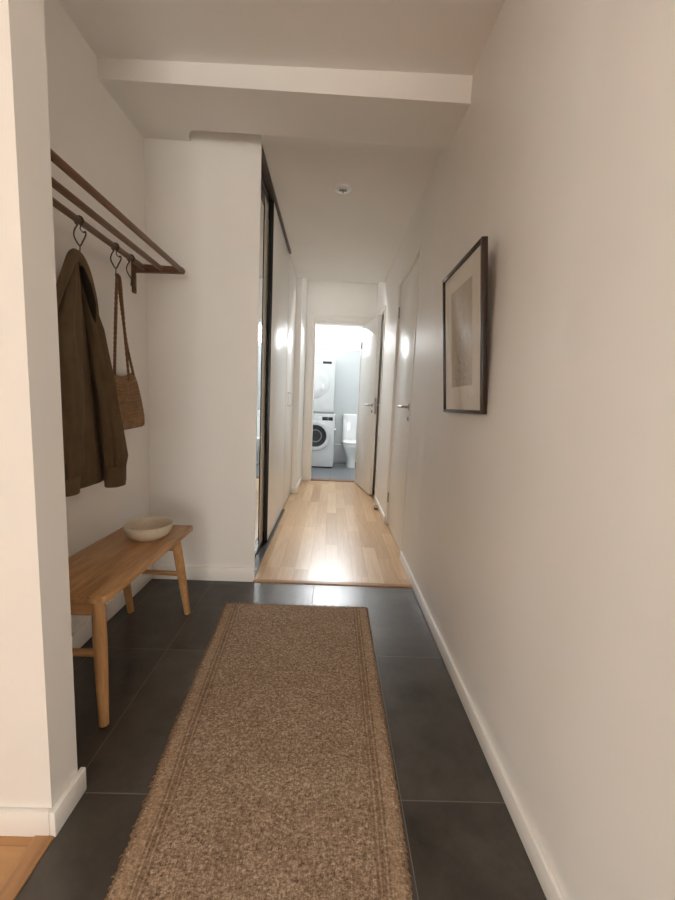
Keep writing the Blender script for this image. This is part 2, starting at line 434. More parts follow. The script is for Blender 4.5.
def window(n, x0, x1, y0, y1, z0, z1, label, bars, fw=.05, axis='x', d=.06, split=None):
    """window frame with sash bars and panes; axis = direction of its width"""
    bm = bmesh.new()
    if axis == 'x':
        bx(bm, x0, x1, y0, y0 + d, z0, z0 + fw, .004); bx(bm, x0, x1, y0, y0 + d, z1 - fw, z1, .004)
        for e in [x0, x1 - fw] + list(bars): bx(bm, e, e + fw, y0, y0 + d, z0 + fw, z1 - fw, .004)
    else:
        bx(bm, x0, x0 + d, y0, y1, z0, z0 + fw, .004); bx(bm, x0, x0 + d, y0, y1, z1 - fw, z1, .004)
        for e in [y0, y1 - fw] + list(bars): bx(bm, x0, x0 + d, e, e + fw, z0 + fw, z1 - fw, .004)
    w = struct('window_%d' % n, bm, 'trim', label, 'window')
    es = sorted([x0, x1 - fw] + list(bars)) if axis == 'x' else sorted([y0, y1 - fw] + list(bars))
    for a, b in zip(es, es[1:]):
        if axis == 'x': obj('pane', boxes((a + fw, b, y0 + d * .45, y0 + d * .55, z0 + fw, z1 - fw)), 'glass', w, False)
        else: obj('pane', boxes((x0 + d * .45, x0 + d * .55, a + fw, b, z0 + fw, z1 - fw)), 'glass', w, False)
    return w
window(1, -.62, .78, 6.92, 6.98, 2.035, 2.485, 'bright high bathroom window with two wide panes', [-.075], .075)
window(2, -.25, 1.65, LY0 - .1, LY0 - .04, .15, 2.35, 'large living room window behind the viewer', [.58])


window(3, LX0 - .1, LX0 - .04, -.95, .25, .85, 1.9, 'living room side window', [-.4], .05, 'y')
# bathroom shell
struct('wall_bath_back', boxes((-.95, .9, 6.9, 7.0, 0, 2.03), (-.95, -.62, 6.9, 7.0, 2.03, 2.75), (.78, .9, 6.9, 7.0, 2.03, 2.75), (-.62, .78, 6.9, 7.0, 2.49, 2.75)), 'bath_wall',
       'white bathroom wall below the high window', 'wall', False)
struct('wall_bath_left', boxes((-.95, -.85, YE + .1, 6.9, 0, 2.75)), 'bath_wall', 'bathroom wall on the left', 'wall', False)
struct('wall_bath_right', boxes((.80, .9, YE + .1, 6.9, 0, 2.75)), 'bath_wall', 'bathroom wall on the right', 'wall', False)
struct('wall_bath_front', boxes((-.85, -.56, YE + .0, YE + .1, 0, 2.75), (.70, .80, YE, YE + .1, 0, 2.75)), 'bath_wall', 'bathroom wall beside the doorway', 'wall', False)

# ceilings
struct('ceiling', boxes((LX0, LX1, LY0, .92, HC, 2.6), (XA - .1, XR + .12, .92, 1.95, HC, 2.6)), 'ceiling', 'smooth ceiling over the entrance', 'ceiling', False)
struct('ceiling_corridor', boxes((-1.13, XR + .12, 1.95, 4.38, 2.43, 2.75)), 'ceiling', 'corridor ceiling with the sprinkler', 'ceiling', False)
struct('ceiling_corridor_end', boxes((-.95, .9, 4.38, 7.1, 2.65, 2.75)), 'ceiling', 'raised ceiling at the corridor end', 'ceiling', False)
# dropped beam across the hall, its left end running back to the niche wall
bm = bmesh.new()
out = [(XA, 1.755), (XR, 1.735), (XR, 2.045), (-.70, 2.045)]
for k in range(7):
    a = PI / 2 * k / 6
    out.append((-.72 - .07 * math.sin(a), 2.045 + .095 * (1 - math.cos(a))))
out += [(-.79, YN), (XA, YN)]
prism(bm, out, 2.345, 2.46)
for v in bm.verts:
    if v.co.z < 2.4: v.co.z = 2.333 + .028 * (XR - v.co.x) / (XR - XA) + .018 * (v.co.y - 1.74) / .31
struct('trim_4', bm, 'ceiling', 'dropped white ceiling beam crossing the hall', 'beam', False)

# baseboards
def base(bm, x0, x1, y0, y1, h=.075, t=.012, side='x-'):
    if side == 'x-': bx(bm, x0 - t, x0, y0, y1, 0, h, .003)
    if side == 'x+': bx(bm, x0, x0 + t, y0, y1, 0, h, .003)
    if side == 'y-': bx(bm, x0, x1, y0 - t, y0, 0, h, .003)
    if side == 'y+': bx(bm, x0, x1, y0, y0 + t, 0, h, .003)
bm = bmesh.new(); base(bm, XR, 0, -1.0, 2.543, .062); struct('baseboard_right', bm, 'trim', 'white baseboard along the right wall', 'baseboard')
bm = bmesh.new(); base(bm, XR, 0, 3.372, 4.168, .062); struct('baseboard_right_far', bm, 'trim', 'white baseboard between the two right hand doors', 'baseboard')
bm = bmesh.new(); base(bm, XA, 0, .92, YN, .085, side='x+'); struct('baseboard_left', bm, 'trim', 'white baseboard under the bench along the niche wall', 'baseboard')
bm = bmesh.new(); base(bm, XA + .012, -.425, YN, 0, .085, side='y-'); struct('baseboard_niche_back', bm, 'trim', 'white baseboard behind the bench', 'baseboard')
bm = bmesh.new(); base(bm, -1.2, XP, .81, 0, .068, side='y-'); base(bm, XP, 0, .798, .915, .068, .015, side='x+')
struct('baseboard_partition', bm, 'trim', 'white baseboard wrapping the left partition', 'baseboard')
bm = bmesh.new(); base(bm, XC, 0, 4.388, YE - .02, .075, side='x+'); base(bm, -.45, XC, 4.40, 0, .075, side='y-')
struct('baseboard_corridor_left', bm, 'trim', 'white baseboard around the pier beyond the wardrobe', 'baseboard')

# door casing of the bathroom doorway
bm = bmesh.new()
bx(bm, -.385, -.300, YE - .016, YE, 0, 2.225, .004); bx(bm, .38, .462, YE - .016, YE, 0, 2.225, .004); bx(bm, -.300, .38, YE - .016, YE, 2.155, 2.225, .004)
bx(bm, -.300, -.265, YE - .008, YE + .1, 0, 2.12, .002); bx(bm, .345, .38, YE - .008, YE + .1, 0, 2.12, .002); bx(bm, -.300, .38, YE - .008, YE + .1, 2.12, 2.155, .002)
struct('trim_5', bm, 'trim', 'pale casing around the bathroom doorway', 'door frame')

# ------------------------------------------------------------------ doors
def lever(parent, p, axis_out, axis_along, L_=.115, rose=True):
    """lever handle: round rose, neck and bar"""
    p = V(p); o = V(axis_out); a = V(axis_along)
    bm = bmesh.new()
    tube(bm, [p, p + o * .008], .024, 24)
    tube(bm, smooth_path([p, p + o * .045, p + o * .052 + a * .012, p + o * .052 + a * L_], 5), .0095, 12)
    h = obj('door_handle', bm, 'steel', parent)
    return h
def keyplate(parent, p, axis_out):
    p = V(p); o = V(axis_out); bm = bmesh.new()
    tube(bm, [p, p + o * .008], .019, 24)
    k = obj('key_plate', bm, 'steel', parent)
    bm = bmesh.new(); bx(bm, p.x - .005, p.x + .005, p.y - .003, p.y + .003, p.z - .011, p.z + .004)
    for v in bm.verts: v.co += o * .0065
    obj('keyhole', bm, 'black_metal', k, False)

# door_2: closed flush door in the right wall
d = struct('door_2', boxes((.540, .580, 2.583, 3.335, .006, 2.072, .002)), 'door', 'closed white flush door in the right wall', 'door')
bm = bmesh.new()
for (a, b) in ((2.545, 2.581), (3.337, 3.37)): bx(bm, XR - .004, .635, a, b, 0, 2.105, .002)
bx(bm, XR - .004, .635, 2.581, 3.337, 2.074, 2.105, .002)
bx(bm, .582, .635, 2.581, 3.337, 0, 2.074)
obj('door_frame', bm, 'trim', d)
lever(d, (.540, 2.67, 1.065), (-1, 0, 0), (0, 1, 0), .145); keyplate(d, (.540, 2.67, .985), (-1, 0, 0))
for z in (.25, 1.86):
    bm = bmesh.new(); tube(bm, [(.534, 3.337, z - .045), (.534, 3.337, z + .045)], .0075, 10); obj('hinge', bm, 'steel', d)

# door_3: second door further along, behind the open bathroom door
d = struct('door_3', boxes((.560, .600, 4.205, 4.895, .006, 2.095, .002)), 'door', 'second white door in the right wall, shaded behind the open door', 'door')
bm = bmesh.new()
for (a, b) in ((4.17, 4.203), (4.897, 4.93)): bx(bm, XR - .010, .635, a, b, 0, 2.13, .002)
bx(bm, XR - .010, .635, 4.203, 4.897, 2.097, 2.13, .002); bx(bm, .602, .635, 4.203, 4.897, 0, 2.097)
obj('door_frame', bm, 'trim', d)

# door_1: the bathroom door, standing open into the corridor
H0 = V((.348, 5.115, 0)); F0 = V((.476, 4.415, 0))
ax = (F0 - H0).normalized(); nx = V((-ax.y, ax.x, 0))
if nx.x < 0: nx = -nx           # nx: away from the visible face, towards the right wall
WD = (F0 - H0).length
def leafbox(bm, a0, a1, n0, n1, z0, z1, bev=0):
    i = len(bm.verts); bx(bm, a0, a1, n0, n1, z0, z1, bev)
    bm.verts.ensure_lookup_table()
    for v in bm.verts[i:]:
        c = v.co.copy(); v.co = H0 + ax * c.x + nx * c.y + V((0, 0, c.z))
bm = bmesh.new(); leafbox(bm, .012, WD, 0, .04, .012, 2.085, .002)
d = struct('door_1', bm, 'door', 'white bathroom door standing open into the corridor', 'door')
ph = H0 + ax * (WD - .055); ph.z = 1.075
lever(d, ph, -nx, -ax, .125); lever(d, ph + nx * .04, nx, -ax, .125)
keyplate(d, ph - V((0, 0, .075)), -nx); keyplate(d, ph + nx * .04 - V((0, 0, .075)), nx)
bm = bmesh.new(); leafbox(bm, WD, WD + .002, .008, .032, .97, 1.16); obj('lock_plate', bm, 'steel', d, False)
for z in (.25, 1.85):
    q = H0 + ax * .004 - nx * .006; bm = bmesh.new(); tube(bm, [(q.x, q.y, z - .045), (q.x, q.y, z + .045)], .0075, 10); obj('hinge', bm, 'steel', d)

# ------------------------------------------------------------------ sliding wardrobe
XW = -.453
t = thing('wardrobe', 'built-in sliding wardrobe with a mirror door and white doors on the left', 'wardrobe', (-.6, 3.2, 0))
md = obj('mirror_door', boxes((-.500, -.4870, 2.19, 2.745, .032, 2.385)), 'mirror', t, False)
bm = bmesh.new()
for (a, b) in ((2.183, 2.195), (2.610, 2.752)): bx(bm, -.503, -.4862, a, b, .022, 2.395, .001)
bx(bm, -.503, -.4862, 2.195, 2.610, .022, .034, .001); bx(bm, -.503, -.4862, 2.195, 2.610, 2.383, 2.395, .001)
obj('mirror_frame', bm, 'beige_metal', md)
sd = obj('sliding_door', boxes((-.478, XW, 2.756, 3.652, .018, 2.408, .0015)), 'door', t)
bm = bmesh.new()
bx(bm, -.480, XW + .0005, 2.748, 2.756, .014, 2.412, .001); bx(bm, -.480, XW - .001, 3.652, 3.660, .014, 2.412)
bx(bm, -.480, XW + .0005, 2.756, 3.652, 2.408, 2.413)
obj('door_profile', bm, 'black_metal', sd)
hd = obj('cupboard_door', boxes((-.478, XW, 3.664, 4.386, .018, 2.425, .0015)), 'door', t)
bm = bmesh.new()
y0, y1, z0, z1 = 3.83, 4.12, 1.025, 1.165
for b in ((y0, y1, z0, z0 + .009), (y0, y1, z1 - .009, z1), (y0, y0 + .022, z0, z1), (y1 - .022, y1, z0, z1)):
    bx(bm, XW - .001, XW + .003, b[0], b[1], b[2], b[3])
obj('flush_handle', bm, 'steel', hd, False)
bm = bmesh.new(); bx(bm, -.525, -.432, YN + .02, 3.66, 0, .010); bx(bm, -.436, -.432, YN + .02, 3.66, .010, .014)
bx(bm, -.4845, -.4815, YN + .02, 3.66, .010, .016)
obj('bottom_track', bm, 'black_metal', t, False)
bm = bmesh.new(); bx(bm, -.525, -.488, YN + .02, 3.66, 2.398, 2.43); bx(bm, -.484, -.481, YN + .02, 3.66, 2.375, 2.41); bx(bm, -.488, -.436, YN + .045, 3.66, 2.414, 2.43)
obj('top_track', bm, 'brown_metal', t, False)
bm = bmesh.new(); bx(bm, -1.08, -.54, YN + .05, YN + .068, 0, 2.42); bx(bm, -1.08, -.54, 4.36, 4.378, 0, 2.42); bx(bm, -1.09, -1.08, YN + .05, 4.378, 0, 2.42)
bx(bm, -1.08, -.54, YN + .068, 4.36, .02, .038)
obj('carcass', bm, 'door', t, False)

# ------------------------------------------------------------------ coat rack, hooks
RODX = (-.785, -.88, -.965); RZ = 1.695; YA = 2.00
t = thing('coat_rack', 'brown wooden coat rack of three rods on the left wall', 'coat rack', (XA, YA, RZ))
for i, x in enumerate(RODX):
    bm = bmesh.new(); tube(bm, [(x, 1.00, RZ), (x, 1.01, RZ), (x, YA + .010, RZ), (x, YA + .016, RZ)], .0125, 20, radii=[.010, .0125, .0125, .0105])
    obj('rod', bm, 'rack_rod', t)
def arm(y):
    bm = bmesh.new()
    o = [(XA + .012, -.019), (-.79, -.014), ]
    pts = [(XA + .012, .019), (XA + .012, -.019), (-.790, -.015)]
    for k in range(1, 9):
        a = -PI / 2 + PI * k / 9
        pts.append((-.787 + .017 * math.cos(a), .016 * math.sin(a)))
    pts.append((-.790, .015))
    a = [bm.verts.new((x, y - .011, RZ + z)) for x, z in pts]; b = [bm.verts.new((x, y + .011, RZ + z)) for x, z in pts]
    n = len(a); bm.faces.new(a); bm.faces.new(b[::-1])
    for i in range(n): bm.faces.new((a[i], a[(i + 1) % n], b[(i + 1) % n], b[i]))
    return bm
for y in (YA, 1.03):
    obj('bracket_arm', arm(y), 'rack_arm', t)
    wp = obj('wall_plate', boxes((XA, XA + .014, y - .014, y + .014, 1.575, 1.735, .004)), 'rack_arm', t)
    for z in (1.595, 1.655):
        bm = bmesh.new(); tube(bm, [(XA + .013, y, z), (XA + .0165, y, z)], .005, 12); obj('screw', bm, 'dark_metal', wp)

def hook_bm(y):
    bm = bmesh.new(); x = RODX[2]
    ring = []
    for k in range(21):
        a = -PI / 2 + .35 + (2 * PI - .7) * k / 20
        ring.append((x + .0155 * math.cos(a), y, RZ + .0155 * math.sin(a)))
    pts = [(x + .013, y + .004, RZ - .040), (x + .021, y + .003, RZ - .036), (x + .0225, y + .001, RZ - .050), (x + .012, y, RZ - .072), (x + .001, y, RZ - .088),
           (x - .012, y, RZ - .072), (x - .0205, y, RZ - .050), (x - .016, y, RZ - .030), (x - .006, y, RZ - .016)]
    tube(bm, smooth_path(pts, 6), .0027, 8)
    tube(bm, ring, .0034, 8)
    tube(bm, smooth_path([(x + .006, y + .002, RZ - .0145), (x + .002, y + .003, RZ - .028), (x + .013, y + .004, RZ - .040)], 5), .0021, 8)
    # stem under the bow, ending in a small hook
    z = RZ - .088
    tube(bm, smooth_path([(x + .001, y, z), (x, y, z - .018), (x - .002, y, z - .030), (x + .004, y, z - .036), (x + .010, y, z - .030)], 6), .0021, 8)
    return bm
hk = [(1.50, 'dark wire hook on the rack holding the brown jacket'), (1.735, 'dark wire hook on the rack holding the crochet bag'),
      (1.862, 'empty dark wire hook at the far end of the rack')]
h0 = None
for y, lab in hk:
    if h0 is None:
        h0 = obj('wire_hook', hook_bm(y), 'dark_metal'); y00 = y; h = h0
    else:
        h = h0.copy(); COL.objects.link(h); h.location.y += y - y00
    tag(h, lab, 'hook', 'wire hooks on the coat rack')

# ------------------------------------------------------------------ jacket
def ering(c, ry, rx, n, fold, rot=0):
    out = []
    for k in range(n):
        th = 2 * PI * k / n
        f = fold(th)
        u, w = ry * math.cos(th) * f, rx * math.sin(th) * f
        out.append(V((c[0] + w * math.cos(rot) + u * math.sin(rot), c[1] + u * math.cos(rot) - w * math.sin(rot), c[2])))
    return out
def garment(keys, n=84, folds=5, amp=.10, seed=0, steps=9, wob=.02, gather=0):
    """keys: (x, y, z, ry, rx) down the length; vertical folds ripple the surface, gathers appear at the lower end"""
    K = []
    for i in range(len(keys) - 1):
        for k in range(steps):
            t = k / steps; t = t * t * (3 - 2 * t) * .4 + t * .6
            K.append(tuple(a + (b - a) * t for a, b in zip(keys[i], keys[i + 1])))
    K.append(keys[-1])
    rings = []
    z0_, z1_ = keys[0][2], keys[-1][2]
    for x, y, z, ry, rx in K:
        w_ = (z0_ - z) / max(1e-6, z0_ - z1_)
        def fold(th, z=z, w_=w_):
            f = math.sin(folds * th + seed + z * 2.3) + .55 * math.sin((folds + 3) * th - seed * 2 - z * 4.1)
            q = noise.noise(V((math.cos(th) * 1.6 + seed * 3, math.sin(th) * 1.6, z * 7)))
            g = gather * w_ ** 9 * (abs(math.sin(6.5 * th + seed)) - .6)
            return 1 + amp * f * .75 + wob * 3 * q + g
        rings.append(ering((x, y, z), ry, rx, n, fold))
    return rings
J = thing('jacket', 'olive brown jacket hanging by its collar from the first hook', 'jacket', (-.945, 1.49, 1.575))
bm = bmesh.new()
loft(bm, garment([(-.975, 1.480, 1.535, .030, .014), (-.982, 1.470, 1.48, .050, .022), (-.986, 1.465, 1.38, .085, .028), (-.988, 1.475, 1.15, .110, .030), (-.988, 1.500, .92, .128, .032),
                  (-.986, 1.510, .790, .135, .032), (-.986, 1.510, .765, .128, .030)], folds=9, amp=.08, seed=1.3))
body = obj('body', bm, 'jacket', J, angle=80)
bm = bmesh.new()
loft(bm, garment([(-.986, 1.510, .768, .128, .030), (-.986, 1.510, .750, .134, .033), (-.986, 1.510, .715, .134, .033), (-.986, 1.510, .697, .131, .031)], folds=9, amp=.055, seed=1.3, steps=4, wob=.006))
obj('hem_band', bm, 'jacket', body, angle=80)
# front edge that folds forward between the sleeves
bm = bmesh.new()
loft(bm, garment([(-.966, 1.462, 1.535, .020, .010), (-.964, 1.460, 1.42, .030, .014), (-.962, 1.464, 1.25, .038, .018), (-.960, 1.474, 1.0, .043, .021), (-.958, 1.480, .80, .047, .024), (-.958, 1.480, .772, .044, .021),
                  (-.958, 1.480, .764, .047, .025), (-.958, 1.478, .710, .046, .023)], folds=3, amp=.16, seed=4.2))
obj('front_panel', bm, 'jacket', J, angle=80)
def sleeve(keys, cuff, seed):
    bm = bmesh.new(); loft(bm, garment(keys, folds=4, amp=.17, seed=seed, wob=.045, gather=.34)); s = obj('sleeve', bm, 'jacket', J, angle=80)
    bm = bmesh.new(); loft(bm, garment(cuff, folds=6, amp=.025, seed=seed, steps=4, wob=.006)); obj('cuff', bm, 'jacket', s, angle=80)
sleeve([(-.955, 1.445, 1.525, .014, .012), (-.940, 1.395, 1.42, .036, .028), (-.930, 1.350, 1.31, .050, .036), (-.922, 1.336, 1.10, .054, .038), (-.920, 1.335, .95, .056, .038), (-.920, 1.324, .81, .052, .036), (-.920, 1.320, .768, .040, .029)],
       [(-.920, 1.320, .772, .040, .029), (-.920, 1.320, .764, .045, .032), (-.920, 1.318, .728, .044, .031), (-.920, 1.318, .706, .042, .029)], 2.1)
sleeve([(-.958, 1.486, 1.525, .012, .010), (-.946, 1.500, 1.42, .020, .022), (-.936, 1.521, 1.31, .027, .032), (-.922, 1.549, 1.10, .034, .040), (-.916, 1.577, .92, .043, .044), (-.914, 1.596, .81, .052, .044), (-.916, 1.602, .757, .046, .034)],
       [(-.916, 1.602, .761, .046, .034), (-.916, 1.602, .753, .053, .038), (-.916, 1.602, .705, .053, .037), (-.916, 1.600, .678, .050, .035)], 5.4)
# collar: a folded band arching over the hook point
bm = bmesh.new(); rings = []
cp = smooth_path([(-.930, 1.300, 1.325), (-.926, 1.335, 1.395), (-.934, 1.385, 1.470), (-.950, 1.440, 1.530), (-.955, 1.472, 1.545), (-.950, 1.494, 1.520), (-.940, 1.508, 1.46), (-.934, 1.520, 1.40), (-.932, 1.528, 1.33)], 7)
for i, p in enumerate(cp):
    tt = i / (len(cp) - 1); wv = .024 * (.35 + .65 * math.sin(PI * min(max(tt, .08), .92)))
    tg = (cp[min(i + 1, len(cp) - 1)] - cp[max(i - 1, 0)]).normalized(); sd_ = V((0, tg.z, -tg.y)).normalized()
    ring = []
    for k in range(16):
        th = 2 * PI * k / 16
        ring.append(p + sd_ * (math.cos(th) * wv - wv * .55) + V((math.sin(th) * .011, 0, 0)))
    rings.append(ring)
loft(bm, rings); obj('collar', bm, 'jacket', J, angle=80)
bm = bmesh.new()
loft(bm, garment([(-.946, 1.476, 1.525, .006, .008), (-.934, 1.484, 1.47, .014, .016), (-.926, 1.496, 1.40, .015, .016), (-.924, 1.505, 1.33, .006, .006)], n=32, folds=2, amp=.05, seed=.4))
obj('collar_lining', bm, 'jacket_lining', J, angle=80)['label'] = 'dark inside of the collar'
bm = bmesh.new(); lp = RZ - .122
tube(bm, smooth_path([(-.966, 1.476, 1.530), (-.963, 1.490, lp - .010), (-.961, 1.500, lp), (-.963, 1.504, lp - .010), (-.958, 1.488, 1.530)], 6), .0018, 8)
obj('hanging_loop', bm, 'loop', J)

# ------------------------------------------------------------------ crochet bag
B = thing('crochet_bag', 'brown crochet shoulder bag hanging from the second hook', 'bag', (-.99, 1.83, .90))
def bagpt(u, w):      # u 0..1 across, w 0..1 from top to bottom
    tl, tr, br, bl = V((1.700, 1.158)), V((1.912, 1.178)), V((2.014, .905)), V((1.722, .893))
    p = (tl * (1 - u) + tr * u) * (1 - w) + (bl * (1 - u) + br * u) * w
    p.y -= .022 * math.sin(PI * u) * (1 - w) ** 2          # mouth sags
    p.x += .010 * math.sin(PI * w) * (1 if u > .5 else -1) * abs(2 * u - 1)
    return p
NU, NW = 150, 132
def bagside(sign):
    g = []
    for j in range(NW + 1):
        row = []
        w = j / NW
        for i in range(NU + 1):
            u = i / NU
            # rounded lower corners
            uu = u; wlim = 1.0
            c = .13
            edge = min(u, 1 - u) / c
            if edge < 1: wlim = 1 - .085 * (1 - math.sqrt(max(0, 1 - (1 - edge) ** 2)))
            p = bagpt(uu, w * wlim)
            puff = .024 * (1 - (2 * u - 1) ** 6) * (1 - (2 * w - 1) ** 6 * .8) if j not in (NW,) else 0
            if i in (0, NU): puff = 0
            rows = 17; cols = 23
            r_ = w * rows; st = math.sin(PI * (u * cols + .5 * (int(r_) % 2)))
            bp = .0062 * abs(math.sin(PI * r_)) * (.35 + .65 * abs(st))
            jit = .0012 * noise.noise(V((u * 60, w * 60, sign * 3)))
            x = -.992 + sign * (puff + (bp + jit if puff else 0))
            row.append(V((x, p.x, p.y)))
        g.append(row)
    return g
bm = bmesh.new()
for s in (1, -1):
    g = bagside(s); vs = [[bm.verts.new(p) for p in r] for r in g]
    for j in range(NW):
        for i in range(NU): bm.faces.new((vs[j][i], vs[j][i + 1], vs[j + 1][i + 1], vs[j + 1][i]))
bmesh.ops.remove_doubles(bm, verts=bm.verts, dist=.0004)
obj('pouch', bm, 'bag', B, angle=90)
bm = bmesh.new()
rim = [(-.992 + .024 * (1 - (2 * u - 1) ** 6) * .2, bagpt(u, 0).x, bagpt(u, 0).y) for u in [k / 24 for k in range(25)]]
tube(bm, rim, .0045, 10); obj('rim', bm, 'bag', B, angle=80)
zt = RZ - .122
def strap(pts):
    bm = bmesh.new(); p = smooth_path(pts, 22); tube(bm, p, .0056, 14, twist=1.1, lobes=2); return bm
obj('strap', strap([(-.972, 1.716, 1.150), (-.968, 1.718, 1.26), (-.964, 1.727, 1.42), (-.961, 1.735, zt - .006), (-.958, 1.744, zt + .004), (-.958, 1.755, zt - .012), (-.962, 1.775, 1.46), (-.968, 1.806, 1.30), (-.972, 1.836, 1.130)]), 'strap', B, angle=80)
obj('strap', strap([(-.981, 1.733, 1.150), (-.979, 1.736, 1.26), (-.975, 1.742, 1.42), (-.967, 1.745, zt - .006), (-.966, 1.750, zt + .004), (-.969, 1.762, zt - .012), (-.976, 1.793, 1.46), (-.980, 1.838, 1.30), (-.980, 1.895, 1.160)]), 'strap', B, angle=80)

# ------------------------------------------------------------------ bench
BN = thing('bench', 'oiled oak bench with splayed legs standing against the niche wall', 'bench', (-.81, 1.42, 0))
def rrect(x0, x1, y0, y1, r, n=8, bow=0, shear=0):
    pts = []
    for cx, cy, a0 in ((x1 - r, y1 - r, 0), (x0 + r, y1 - r, PI / 2), (x0 + r, y0 + r, PI), (x1 - r, y0 + r, 1.5 * PI)):
        for k in range(n + 1):
            a = a0 + PI / 2 * k / n; pts.append((cx + r * math.cos(a), cy + r * math.sin(a)))
    return [(x + shear * (y - y0), y) for x, y in pts]
bm = bmesh.new(); prism(bm, rrect(-.975, -.668, 1.096, 1.786, .012, 5, 0, .026), .428, .450, .004)
obj('seat', bm, 'bench', BN, angle=50)
LEG = [((-.701, 1.116, .426), (-.697, 1.118, 0)), ((-.664, 1.615, .426), (-.679, 1.778, 0)), ((-.935, 1.116, .426), (-.955, 1.118, 0)), ((-.930, 1.640, .426), (-.955, 1.772, 0))]
for a, b in LEG:
    a, b = V(a), V(b); bm = bmesh.new()
    ps = [a.lerp(b, k / 8) for k in range(9)]
    tube(bm, ps, .02, 20, radii=[.0185, .0195, .0200, .0198, .0190, .0180, .0168, .0155, .0145])
    l = obj('leg', bm, 'bench_leg', BN, angle=60)
    bm = bmesh.new(); tube(bm, [b, b + V((0, 0, .004))], .0155, 20); obj('foot_pad', bm, 'black_metal', l)
def at(l, z): a, b = V(LEG[l][0]), V(LEG[l][1]); return a.lerp(b, (a.z - z) / (a.z - b.z))
for i, j in ((0, 2), (1, 3)):
    bm = bmesh.new(); tube(bm, [at(i, .252), at(j, .252)], .0115, 14); obj('stretcher', bm, 'bench_rail', BN)
    p, q = at(i, .402), at(j, .402)
    bm = bmesh.new(); bx(bm, q.x, p.x, (p.y + q.y) / 2 - .014, (p.y + q.y) / 2 + .014, .384, .4245, .003); obj('cross_rail', bm, 'bench_rail', BN)

# ------------------------------------------------------------------ bowl on the bench
bm = bmesh.new()
lathe(bm, [(.0, .004), (.050, .004), (.052, 0), (.060, 0), (.063, .006), (.080, .014), (.0915, .030), (.0965, .050), (.0980, .066), (.0968, .0690), (.0942, .0685), (.0922, .060),
           (.086, .036), (.072, .020), (.050, .013), (.0, .0105)], (-.783, 1.612, .4502), 72)
for v in bm.verts: v.co.z = .4502 + (v.co.z - .4502) * .90
tag(obj('bowl', bm, 'stoneware', angle=60), 'cream speckled stoneware bowl on the far end of the bench', 'bowl')

# ------------------------------------------------------------------ rug
def rug_edges(y):
    pl = [(-.2, -.412), (.30, -.424), (.68, -.434), (.906, -.447), (1.109, -.467), (1.389, -.484), (1.70, -.503), (1.875, -.517)]
    pr = [(-.2, .205), (.69, .214), (.88, .219), (1.45, .220), (1.87, .222)]
    def it(p):
        for (a, b), (c, d_) in zip(p, p[1:]):
            if y <= c: return b + (d_ - b) * (y - a) / (c - a)
        return p[-1][1]
    return it(pl), it(pr)
RY0, RY1 = .10, 1.872
RT = thing('runner_rug', 'brown woven jute runner rug with fringed edges on the dark tiles', 'rug', (-.14, 1.0, 0))
bm = bmesh.new(); uv = bm.loops.layers.uv.new('UVMap')
NX, NY = 110, 260; vs = []; meta = {}
for j in range(NY + 1):
    y = RY0 + (RY1 - RY0) * j / NY; l, r = rug_edges(y); row = []
    for i in range(NX + 1):
        u = i / NX; x = l + (r - l) * u
        if i in (0, NX): x += .0025 * noise.noise(V((y * 70, i, 0))) + .0015 * math.sin(y * 330 + i)
        yy = y + (.003 * noise.noise(V((x * 60, 0, 3))) if j in (0, NY) else 0)
        ed = min(x - l, r - x, RY1 - y, y - RY0)
        z = .0095 + .0012 * noise.noise(V((x * 110, y * 90, 0))) + .0010 * noise.noise(V((x * 9, y * 9, 5)))
        z += .0014 * math.exp(-((y - 1.485 + .03 * x) / .010) ** 2)             # a faint fold across
        if ed < .008: z -= .004 * (1 - ed / .008)
        v = bm.verts.new((x, yy, z)); row.append(v); meta[v] = (min(x - l, r - x), min(RY1 - y, y - RY0))
    vs.append(row)
for j in range(NY):
    for i in range(NX):
        f = bm.faces.new((vs[j][i], vs[j][i + 1], vs[j + 1][i + 1], vs[j + 1][i]))
        for lp_ in f.loops: lp_[uv].uv = meta[lp_.vert]
# underside
rim = [vs[0][i] for i in range(NX + 1)] + [vs[j][NX] for j in range(1, NY + 1)] + [vs[NY][i] for i in range(NX - 1, -1, -1)] + [vs[j][0] for j in range(NY - 1, 0, -1)]
low = [bm.verts.new((v.co.x, v.co.y, .0008)) for v in rim]
n = len(rim)
for k in range(n): bm.faces.new((rim[k], low[k], low[(k + 1) % n], rim[(k + 1) % n]))
bm.faces.new(low)
obj('weave', bm, 'rug', RT, angle=80)
bm = bmesh.new()
def tuft(p, d, L_, r):
    p = V(p); d = V(d).normalized(); s = V((random.uniform(-.5, .5), random.uniform(-.5, .5), 0))
    q = p + d * L_ * .55 + s * L_ * .25 + V((0, 0, .002)); e = p + d * L_ + s * L_ * .6; e.z = .0025
    tube(bm, [p, q, e], r, 5, radii=[r, r * .9, r * .45])
y = RY0
while y < RY1:
    l, r = rug_edges(y)
    tuft((l + .003, y, .0065), (-1, random.uniform(-.5, .5), 0), random.uniform(.004, .013), .0019)
    tuft((r - .003, y, .0065), (1, random.uniform(-.5, .5), 0), random.uniform(.003, .009), .0019)
    y += .0048
l, r = rug_edges(RY1); x = l
while x < r:
    tuft((x, RY1 - .003, .0065), (random.uniform(-.5, .5), 1, 0), random.uniform(.010, .024), .0024); x += .0058
o = obj('fringe', bm, 'fringe', RT); o['kind'] = 'stuff'

